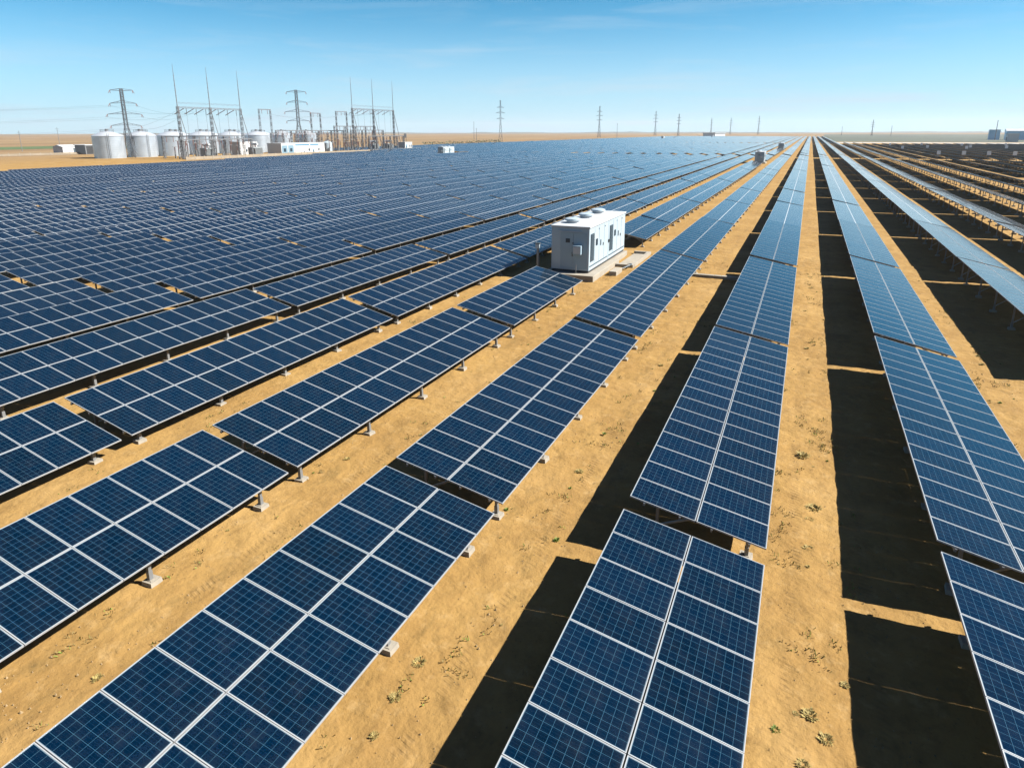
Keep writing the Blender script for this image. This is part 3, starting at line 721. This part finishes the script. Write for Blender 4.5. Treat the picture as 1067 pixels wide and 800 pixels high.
def make_gantry(label, x, ys, h, mast):
    t = thing('substation_gantry', label, 'gantry', (x, ys[1], 0), 0, 'steel gantries with tall lightning masts')
    yo = ys[1]
    for y in ys:
        b = MB(); y -= yo
        lattice(b, .42, .34, 0, h, 9, .13, .07, 0, y)
        b.bar((4.6, y+.9, 0), (.2, y, h-.6), .26, n=6); b.bar((3.2, y+.6, h*.33), (.3, y, h*.33), .12)
        c = b.build('column', M['dsteel'], t)
        b = MB(); b.lathe((0, y, 0), [(.17, h), (.13, h+(mast-h)*.55), (.05, mast)], 8)
        for k in range(5): b.box(-.22, y-.22, h+(mast-h)*(.25+.12*k), .22, y+.22, h+(mast-h)*(.25+.12*k)+.12)
        b.build('lightning_mast', M['lsteel'], t)
    a, e = ys[0]-yo, ys[2]-yo
    b = MB(); n = 22
    for dx in (-.4, .4):
        for dz in (-.45, .0): b.bar((dx, a, h+dz-.1), (dx, e, h+dz-.1), .11)
    for k in range(n):
        y0_, y1_ = a+(e-a)*k/n, a+(e-a)*(k+1)/n
        for dx in (-.4, .4): b.bar((dx, y0_, h-.55 if k % 2 else h-.1), (dx, y1_, h-.1 if k % 2 else h-.55), .07)
        b.bar((-.4, y0_, h-.1), (.4, y1_, h-.1), .06)
    b.build('beam', M['dsteel'], t)
    b = MB()
    for p, q in ((a, 0), (0, e)):                                     # light guard truss above the beam
        m_ = 12
        b.bar((0, p+.5, h+1.5), (0, q-.3, h+1.5), .06); b.bar((0, p+.5, h+1.05), (0, q-.3, h+1.05), .05)
        for k in range(m_):
            y0_, y1_ = p+.5+(q-p-.8)*k/m_, p+.5+(q-p-.8)*(k+1)/m_
            b.bar((0, y0_, h+1.05 if k % 2 else h+1.5), (0, y1_, h+1.5 if k % 2 else h+1.05), .05)
    b.build('guard_truss', M['dsteel'], t)
    for p, q in ((a, 0), (0, e)):
        for f in (.2, .5, .8):
            y = p+(q-p)*f
            b = MB(); b.bar((-.3, y, h-.6), (-4.0, y-1.4, h-2.6), .26, n=7); b.build('insulator', M['insul'], t)
            b = MB(); b.bar((0, y+.8, h-.6), (0, y+.8, h-2.8), .24, n=7); b.bar((0, y+.8, h-2.8), (.6, y+.2, 7.2), .06); b.build('dropper', M['dsteel'], t)
    return t
make_gantry('nearer left gantry with three tall masts before the tanks', -221.5, (185, 200.3, 216), 18.9, 33.6)
make_gantry('right hand gantry with three masts at the substation end', -221.5, (292.4, 311, 330.5), 21.4, 36.8)
def portal(label, x, y0, y1, h, posts, grp='steel bus portals in the substation', w=.3):
    t = thing('bus_portal', label, 'portal', (x, (y0+y1)/2, 0), 0, grp); m_ = (y0+y1)/2
    for k in range(posts):
        y = y0+(y1-y0)*k/(posts-1)-m_
        b = MB(); lattice(b, w*1.3, w*.9, 0, h, 6, .11, .06, 0, y); b.build('column', M['dsteel'], t)
    b = MB(); b.box(-.22, y0-m_-.4, h, .22, y1-m_+.4, h+.4); b.build('beam', M['dsteel'], t)
    b = MB()
    k = max(2, int((y1-y0)/3))
    for i in range(k): y = y0+(y1-y0)*(i+.5)/k-m_; b.bar((0, y, h), (0, y, h-1.9), .24, n=6)
    b.build('insulator', M['insul'], t)
portal('long low bus portal across the middle of the substation yard', -234, 249, 300, 10.2, 6)
portal('low bus portal under the right hand gantry', -226, 296, 326, 10.4, 4)
portal('long bus bar portal under the left gantry', -217, 181.5, 216, 6.9, 6)
portal('tall narrow portal left of the rear lattice pylon', -262, 268, 276, 20.5, 2)
portal('tall narrow portal, first right of the rear lattice pylon', -262, 307.5, 315.5, 19.6, 2)
portal('tall narrow portal, second right of the rear lattice pylon', -262, 330, 340, 21, 2)
portal('middle bus portal behind the long white building', -243, 255, 306, 9.0, 7)
portal('back bus portal behind the right hand gantry', -240, 300, 338, 12.5, 5)
portal('low bus portal close to the fence under the right gantry', -215, 297, 330, 7.4, 6)
portal('low bus portal behind the left gantry and its transformers', -233, 186, 224, 8.0, 6)
# insulator posts and switchgear
first = None; n_i = 0
def ins_proto(label):
    t = thing('insulator_post', label, 'insulator', (0, 0, 0), 0, 'insulator posts of the switchgear yard')
    b = MB(); b.box(-.18, -.18, 0, .18, .18, 3.0); b.build('support', M['lsteel'], t)
    b = MB(); pr = []
    for i in range(9): z = 3.0+i*.3; pr += [(.15, z+.002), (.34, z+.08), (.15, z+.16)]
    b.lathe((0, 0, 0), pr, 8); b.build('insulator', M['redtop'], t)
    b = MB(); b.box(-.12, -.9, 5.62, .12, .9, 5.8); b.build('terminal', M['lsteel'], t)
    return t
random.seed(11)
for row, (x, ya, yb, cnt, where) in enumerate(((-225, 186, 216, 8, 'under the left gantry'), (-230, 189, 222, 8, 'behind the left gantry'), (-230, 262, 300, 9, 'in the middle yard'), (-237, 256, 306, 10, 'at the back of the middle yard'), (-227, 298, 332, 8, 'under the right gantry'), (-216, 300, 326, 6, 'before the right gantry'), (-244, 258, 300, 12, 'behind the middle yard'), (-233, 300, 340, 12, 'behind the right gantry'), (-219, 268, 296, 8, 'between the white building and right gantry'))):
    for i in range(cnt):
        lab = 'insulator post %s, %s from the left' % (where, NTH[i+1])
        if first is None: first = ins_proto(lab); o = first
        else: o = copy_tree(first)
        o['label'] = lab; o['group'] = 'insulator posts of the switchgear yard'; o.location = (x+random.uniform(-.6, .6), ya+(yb-ya)*i/(cnt-1)+random.uniform(-.5, .5), 0); s_ = random.uniform(.75, 1.2); o.scale = (1, 1, s_)
def trafo(label, x, y):
    t = thing('transformer', label, 'transformer', (x, y, 0), 0, 'power transformers in the substation')
    b = MB(); b.box(-1.6, -2.4, .4, 1.6, 2.4, 3.6); b.build('tank', M['trafo'], t, bevel=.06)
    b = MB()
    for i in range(9): b.box(1.65, -2.2+i*.5, .8, 2.5, -2.0+i*.5, 3.3)
    b.build('radiator', M['trafo'], t)
    b = MB(); b.lathe((-.3, 0, 4.9), [(.5, -2.0), (.5, 2.0)], 14, axis='x'); b.bar((0, 0, 3.6), (0, 0, 4.5), .2); b.build('conservator', M['white2'], t, smooth=True)
    for yy in (-1.5, 0, 1.5):
        b = MB(); b.lathe((-.9, yy, 0), [(.22, 3.6), (.3, 3.9), (.18, 4.1), (.28, 4.4), (.16, 4.7), (.22, 5.0), (.06, 5.4), (.05, 5.8)], 8); b.build('bushing', M['redtop'], t)
    b = MB(); b.box(-2.2, -2.9, 0, 2.9, 2.9, .38); b.build('plinth', M['slab'], t)
for lab, y, x in (('leftmost grey transformer behind the left gantry', 203, -229), ('grey transformer just right of the left gantry', 222.5, -222), ('grey transformer under the right hand gantry', 306, -219), ('grey transformer at the right end of the yard', 320, -219)): trafo(lab, x, y)

# buildings of the substation
def make_building(label, x, y, lx, ly, h, wins, doors, band):
    t = thing('substation_building', label, 'building', (x, y, 0))
    b = MB(); b.box(-lx/2, -ly/2, 0, lx/2, ly/2, h); b.build('wall', M['wall'], t)
    b = MB()
    b.box(-lx/2-.15, -ly/2-.15, h+.002, lx/2+.15, ly/2+.15, h+.22); rf = b.build('roof', M['white2'], t)
    f = lx/2
    for (y0_, z0_, ww, hh) in wins:
        b = MB(); b.box(f-.1, y0_, z0_, f+.03, y0_+ww, z0_+hh); w_ = b.build('window', M['white2'], t)
        b = MB(); b.box(f+.031, y0_+.1, z0_+.1, f+.045, y0_+ww-.1, z0_+hh-.1); b.build('pane', M['glass'], w_)
    for (y0_, ww, hh, mt) in doors:
        b = MB(); b.box(f-.1, y0_, .02, f+.04, y0_+ww, hh); d_ = b.build('door', M[mt], t)
        b = MB(); b.box(f+.041, y0_+ww*.3, hh*.35, f+.05, y0_+ww*.72, hh*.7); b.build('window', M['glass'], d_)
    for (y0_, ww) in band:
        b = MB(); b.box(f-.05, y0_, h-1.0, f+.035, y0_+ww, h-.35); b.build('window_band', M['bluepaint'], t)
    return t
make_building('long white building with a blue window band behind the panels', -217.5, 244, 8, 29, 4.9, [(3.0, 1.4, 1.2, 1.3), (9.6, 1.4, .8, 1.4), (10.7, 1.4, .8, 1.4)], [(-14.2, 3.6, 4.2, 'bluegrey'), (-10.2, 3.6, 4.2, 'bluegrey'), (-.6, 1.3, 2.4, 'white2'), (6, 1.2, 2.4, 'bluegrey')], [(-5.6, 9.4), (4.4, 6.0)])
make_building('small white hut with two dark windows right of the gantry', -216, 333, 5, 7.5, 4.0, [(.6, 1.3, 1.2, 1.6), (2.3, 1.3, 1.1, 1.6)], [(-3.2, 1.6, 3.0, 'bluegrey')], [])
make_building('low white annex half hidden behind the insulators', -232, 226, 6, 10, 5.6, [(-2, 1.5, 1.2, 1.2)], [], [])
t = thing('buffer_tank', 'short white tank at the right end of the white building', 'tank', (-226, 276, 0))
b = MB(); b.lathe((0, 0, 0), [(2.4, 0), (2.4, 4.6), (1.6, 5.2), (.3, 5.5)], 24); b.build('shell', M['white'], t, smooth=True)
b = MB(); b.lathe((0, 0, 0), [(.4, 5.45), (.4, 5.9)], 10); b.build('vent', M['dsteel'], t)
t = thing('storage_shed', 'low white shed on the sand left of the leftmost tank', 'shed', (-345, 222, 0), R(10))
b = MB(); b.box(-3, -8, 0, 3, 8, 3.0); b.build('wall', M['wall'], t)
b = MB(); b.quad([(-3.3,-8.3,3.0),(0,-8.3,4.0),(0,8.3,4.0),(-3.3,8.3,3.0)]); b.quad([(0,-8.3,4.0),(3.3,-8.3,3.0),(3.3,8.3,3.0),(0,8.3,4.0)]); b.quad([(-3.3,-8.3,3.0),(3.3,-8.3,3.0),(0,-8.3,4.0)]); b.quad([(3.3,8.3,3.0),(-3.3,8.3,3.0),(0,8.3,4.0)]); b.build('roof', M['white2'], t)
b = MB(); b.box(2.99, -2, .05, 3.05, 1, 2.4); b.build('door', M['louvre'], t)
t = thing('dark_shed', 'dark open fronted shed beside the leftmost tank', 'shed', (-318, 212, 0), R(10))
b = MB(); b.box(-3, -4, 0, 3, 4, 4.0); b.build('wall', M['steel'], t)
b = MB(); b.box(-3.4, -4.4, 4.002, 3.4, 4.4, 4.3); b.build('roof', M['white2'], t)
b = MB(); b.box(2.99, -3.4, .1, 3.03, 3.4, 3.6); b.build('opening_shade', M['dark'], t)  # dark sheet on the solid wall stands in for the shaded inside
t = thing('notice_board', 'black board standing on the dry field right of the hut', 'board', (-330, 510, 0), R(20))
b = MB(); b.box(-.1, -4.5, 4.6, .1, 4.5, 8.0); b.build('panel', M['dark'], t)
for s_ in (-3, 3): b = MB(); b.box(-.15, s_-.15, 0, .15, s_+.15, 4.598); b.build('post', M['dsteel'], t)
# precast perimeter fence
def fence(label, p0, p1, h=1.15):
    p0, p1 = Vector((*p0, 0)), Vector((*p1, 0)); d = p1-p0; L = d.length; rz = math.atan2(d.y, d.x)
    t = thing('perimeter_fence', label, 'fence', p0, rz)
    n = int(L/4); b = MB(); c = MB()
    for i in range(n):
        b.box(i*L/n+.13, -.05, .05, (i+1)*L/n-.13, .05, h)
        c.box(i*L/n-.12, -.12, 0, i*L/n+.12, .12, h+.15)
    b.build('panels', M['fencewall'], t)
    for i in range(min(n, 60)):
        q = MB(); q.box(-.12, -.12, 0, .12, .12, h+.2); q.build('post', M['concrete'], t, loc=(i*L/n, 0, 0))
fence('low pale fence between the solar field and the substation', (-212, 178), (-206, 338))
fence('low pale fence across the sandy clearing on the far left', (-330, 130), (-318, 208), 1.0)
fence('pale fence along the clearing right of the hut', (-206, 339), (-232, 425), 1.2)
def hedge(label, p0, p1, h, w):
    t = thing('hedge', label, 'hedge', (*p0, 0)); b = MB(); rnd = random.Random(3)
    d = Vector((p1[0]-p0[0], p1[1]-p0[1], 0)); L = d.length; d.normalize(); sd = Vector((-d.y, d.x, 0))
    for i in range(int(L*5)):
        c = d*rnd.uniform(0, L)+sd*rnd.gauss(0, w*.4)+Vector((0, 0, rnd.uniform(.1, h)*rnd.uniform(.75, 1.1)))
        r_ = rnd.uniform(.25, .6); a = Vector((rnd.gauss(0, 1), rnd.gauss(0, 1), rnd.gauss(0, 1))).normalized(); e = a.orthogonal().normalized()*r_; f = a.cross(e).normalized()*r_
        b.quad([c-e, c+f*.7, c+e, c-f*.7])
    b.build('foliage', M['hedgeleaf'], t)
    b = MB()
    for i in range(int(L/3)): q = d*(i*3+1); b.bar(q, q+Vector((0, 0, h*.6)), .14, n=5)
    b.build('stem', M['stem'], t)
hedge('dark green hedge along the left edge of the far solar block', (-256, 420), (-266, 575), 2.6, 2.2)
# wires
def wire(label, pts, sag, w=.05, cat='wire'):
    b = MB()
    for p, q in zip(pts, pts[1:]):
        p, q = Vector(p), Vector(q); n = 14; prev = p
        for i in range(1, n+1):
            f = i/n; c = p.lerp(q, f); c.z -= sag*4*f*(1-f); b.bar(prev, c, w, n=3); prev = c
    tag(b.build('power_line', M['wire']), label, cat, 'power lines of the substation')
d1 = Vector((math.cos(R(38)), math.sin(R(38)), 0))
for i, (z, a) in enumerate(((11, 5.6), (15.6, 6.2), (20, 4.8))):
    nn = ('lowest', 'middle', 'upper')[i]
    for s_, side in ((-1, 'far'), (1, 'near')):
        p = Vector((-257, 189.0, z))+d1*a*s_
        wire('%s wire on the %s side of the left pylon, running off left' % (nn, side), [p, p+Vector((-150, -140, 2))], 4)
        wire('%s wire on the %s side from the left pylon to the left gantry' % (nn, side), [p, (-223, 187+i*4+s_*1.5+(2 if s_ > 0 else 0), 17.4)], 2)
for i in range(3):
    wire('%s faint span running between the substation portals' % ('first', 'second', 'third')[i], [(-262, 272+i, 19), (-262, 311+i, 18.5), (-262, 335+i, 20), (-222, 311+i*4, 20.6)], 1.5)

# blue halls, far right
t = thing('blue_hall', 'long blue roofed hall on the right horizon', 'hall', (228, 905, 0), R(-8))
b = MB(); b.box(-30, -12, 0, 30, 12, 9); b.build('wall', M['blueroof'], t)
b = MB(); b.quad([(-30.5,-12.5,9.01),(30.5,-12.5,9.01),(30.5,0,11.5),(-30.5,0,11.5)]); b.quad([(-30.5,0,11.5),(30.5,0,11.5),(30.5,12.5,9.01),(-30.5,12.5,9.01)]); b.quad([(-30.5,-12.5,9.01),(-30.5,0,11.5),(-30.5,12.5,9.01)]); b.quad([(30.5,12.5,9.01),(30.5,0,11.5),(30.5,-12.5,9.01)]); b.build('roof', M['white2'], t)
t = thing('blue_hall', 'small blue block left of the long blue hall on the right horizon', 'hall', (187, 905, 0), R(-8))
b = MB(); b.box(-5, -6, 0, 5, 6, 10); b.build('wall', M['blueroof'], t)
b = MB(); b.box(-5.3, -6.3, 10.002, 5.3, 6.3, 10.5); b.build('roof', M['white2'], t)
t = thing('utility_house', 'pale grey utility house between the two blue halls', 'house', (166, 735, 0))
b = MB(); b.box(-4, -4, 0, 4, 4, 6.5); b.build('wall', M['white2'], t)
b = MB(); b.box(-4.3, -4.3, 6.502, 4.3, 4.3, 7); b.build('roof', M['wall'], t)
b = MB(); b.box(-4.05, -1.5, 1, -3.99, 1.5, 4); b.build('door', M['dark'], t)
t = thing('white_hall', 'low white hall on the horizon left of the row vanishing point', 'hall', (-190, 1500, 0), R(62))
b = MB(); b.box(-18, -15, 0, 18, 15, 5); b.build('wall', M['wall'], t)
b = MB(); b.box(-19, -16, 5.002, 19, 16, 6.4); b.build('roof', M['white'], t)

# ------------------------------------------------------------------ weeds and stones in the lanes
def weed_mesh(seed, mat, r, blades, h):
    rnd = random.Random(seed); b = MB()
    for i in range(blades):
        a = rnd.uniform(0, 6.283); q = r*rnd.random()**.7; p = Vector((math.cos(a)*q*.5, math.sin(a)*q*.5, 0))
        out = Vector((math.cos(a), math.sin(a), 0))*rnd.uniform(.3, 1)*r*.6
        top = p+out+Vector((0, 0, h*rnd.uniform(.35, 1))); mid = p.lerp(top, .55)+Vector((0, 0, h*.12)); w = rnd.uniform(.008, .02)
        sd = Vector((-math.sin(a), math.cos(a), 0))*w
        b.quad([p-sd*.5, p+sd*.5, mid+sd, mid-sd]); b.quad([mid-sd, mid+sd, top])
        if rnd.random() < .5:
            l = mid+sd*rnd.choice((-4, 4))+Vector((0, 0, .02)); b.quad([mid, mid+Vector((0, 0, .03)), l])
    return b.mesh('weed', M[mat])
WM = {k: [weed_mesh(i*7+j, k, *((.17, 90, .16) if k == 'leafgreen' else (.24, 110, .13))) for i in range(4)] for j, k in enumerate(('leafgreen', 'leafdry'))}
random.seed(5)
NAMED = [(.96, 9.16, 'leafgreen', 1.0, 'bright green weed in the sand right of the nearest table'), (1.53, 9.74, 'leafdry', 1.3, 'larger olive weed behind the bright green one'),
         (1.78, 9.32, 'leafdry', 1.2, 'olive weed by the shadow edge near the bright green one'), (1.41, 8.65, 'leafdry', 1.0, 'olive weed at the bottom edge of the right lane'),
         (1.3, 20.35, 'leafdry', 1.9, 'broad dark weed clump in the middle of the right lane'), (1.6, 17.1, 'leafdry', 1.8, 'dry weed clump at the shadow edge of the right lane'),
         (-5.57, 7.05, 'leafdry', 1.1, 'dry weed near the bottom of the middle lane'), (-5.6, 7.92, 'leafdry', 1.2, 'sprawling dry weed in the middle lane'), (-5.45, 6.22, 'leafdry', .8, 'small dry weed beside the middle table edge'),
         (-6.25, 13.6, 'leafgreen', .9, 'green weed by the gap between two middle tables'), (-5.0, 15.4, 'leafgreen', .6, 'small green weed left of a shadow end')]
for x, y, k, s_, lab in NAMED:
    tag(link('weed', random.choice(WM[k]), None, (x, y, 0), (0, 0, random.uniform(0, 6))), lab, 'weed', 'weeds in the sandy lanes').scale = (s_*.6, s_*.6, s_*.38)
LANES = [(-9.1, -5.9, 'second lane from the right of the kiosk'), (-2.7, .9, ''), (.7, 3.6, '')]
wi = 0
for lane, (xa, xb, near, far, cnt, lab) in enumerate(((.75, 2.3, 8, 46, 34, 'scattered weed in the lane right of the nearest table'), (-6.3, -3.6, 5, 44, 30, 'scattered weed in the lane left of the nearest table'),
                                           (-12.7, -9.6, 5, 40, 22, 'scattered weed in the lane beside the kiosk row'), (7.4, 8.9, 26, 60, 16, 'scattered weed in the rightmost sandy lane'))):
    for i in range(cnt):
        y = near+(far-near)*random.random()**1.3; x = random.uniform(xa, xb)
        s_ = random.uniform(.2, .6)*(1.25 if random.random() < .2 else .7)
        o = link('weed', random.choice(WM['leafgreen' if random.random() < .22 else 'leafdry']), None, (x, y, 0), (0, 0, random.uniform(0, 6)))
        o.scale = (s_, s_, s_*random.uniform(.45, .75)); tag(o, lab, 'weed', lab.replace('weed', 'weeds'))
# low dry grass, thin and patchy, too many blades to count
db = MB()
for i in range(2600):
    y = 4+52*random.random()**1.5
    x = random.uniform(*random.choice(((-6.3, -2.9), (.55, 2.6), (.55, 2.6), (-12.8, -9.4), (7.3, 9.4), (-19.2, -16))))
    if noise.noise((x*.9, y*.45, 11))+.25*noise.noise((x*3, y*3, 2)) < .16: continue
    for k in range(random.randint(5, 12)):
        a = random.uniform(0, 6.283); l = random.uniform(.02, .08); px, py = x+random.gauss(0, .06), y+random.gauss(0, .08); w = random.uniform(.004, .009)
        dx, dy = math.cos(a), math.sin(a); h = random.uniform(.01, .05)
        db.quad([(px-dy*w, py+dx*w, -.02), (px+dy*w, py-dx*w, -.02), (px+dx*l*.6+dy*w*.6, py+dy*l*.6-dx*w*.6, h+.03), (px+dx*l, py+dy*l, h+.02)], 1 if random.random() < .3 else 0)
o = stuff(db.build('dry_grass', [M['straw'], M['leafgreen']])); o['label'] = 'thin patches of dry grass on the sand'
gb = MB()
for i in range(3600):
    y = 3.5+54*random.random()**1.6
    lane = random.choice(((-6.4, -2.6), (.5, 4.0), (-13, -9.2), (7.2, 10.4), (-19.2, -15.4)))
    x = random.uniform(*lane); r = random.choice((.010, .013, .018, .024)) if random.random() < .985 else random.uniform(.028, .045)
    b0 = len(gb.v); a = random.uniform(0, 6)
    for k in range(5): gb.v.append((x+r*math.cos(a+k*1.2566)*random.uniform(.7, 1.2), y+r*math.sin(a+k*1.2566)*random.uniform(.7, 1.2), -.02))
    gb.v.append((x+random.uniform(-.3, .3)*r, y+random.uniform(-.3, .3)*r, r*random.uniform(.45, .8)+.015))
    for k in range(5): gb.f.append((b0+k, b0+(k+1) % 5, b0+5)); gb.mi.append(0)
o = stuff(gb.build('gravel', M['stone'])); o['label'] = 'loose pale stones and clods on the sand'

# survey correction of everything beyond the solar field: true distance and height
for o in bpy.data.objects:
    if o.parent is None and 'category' in o and 'kind' not in o and o['category'] not in ('solar panels', 'kiosk', 'pad', 'weed'):
        c = o.location.copy()
        if o['category'] == 'wire': c = Vector((-230, 240, 0))
        if c.x < -190 or c.y > 640:
            f, zf = (1.016, 1.055) if c.length < 480 else (1.04, 1.09)
            o.location = (o.location.x*f, o.location.y*f, 0); o.scale = (o.scale.x*f, o.scale.y*f, o.scale.z*zf)

# ------------------------------------------------------------------ the air over the plain
hm = bpy.data.materials.new('thin haze'); hm.use_nodes = True; ht = hm.node_tree; ht.nodes.clear()
ho = ht.nodes.new('ShaderNodeOutputMaterial'); hv = ht.nodes.new('ShaderNodeVolumePrincipled')
hv.inputs['Color'].default_value = (.86, .93, 1.0, 1); hv.inputs['Density'].default_value = .00008; hv.inputs['Anisotropy'].default_value = .2
ht.links.new(hv.outputs[0], ho.inputs['Volume'])
b = MB(); b.box(-5400, -700, -4, 5400, 5800, 90)
o = stuff(b.build('haze', hm)); o['label'] = 'thin pale haze over the far plain'
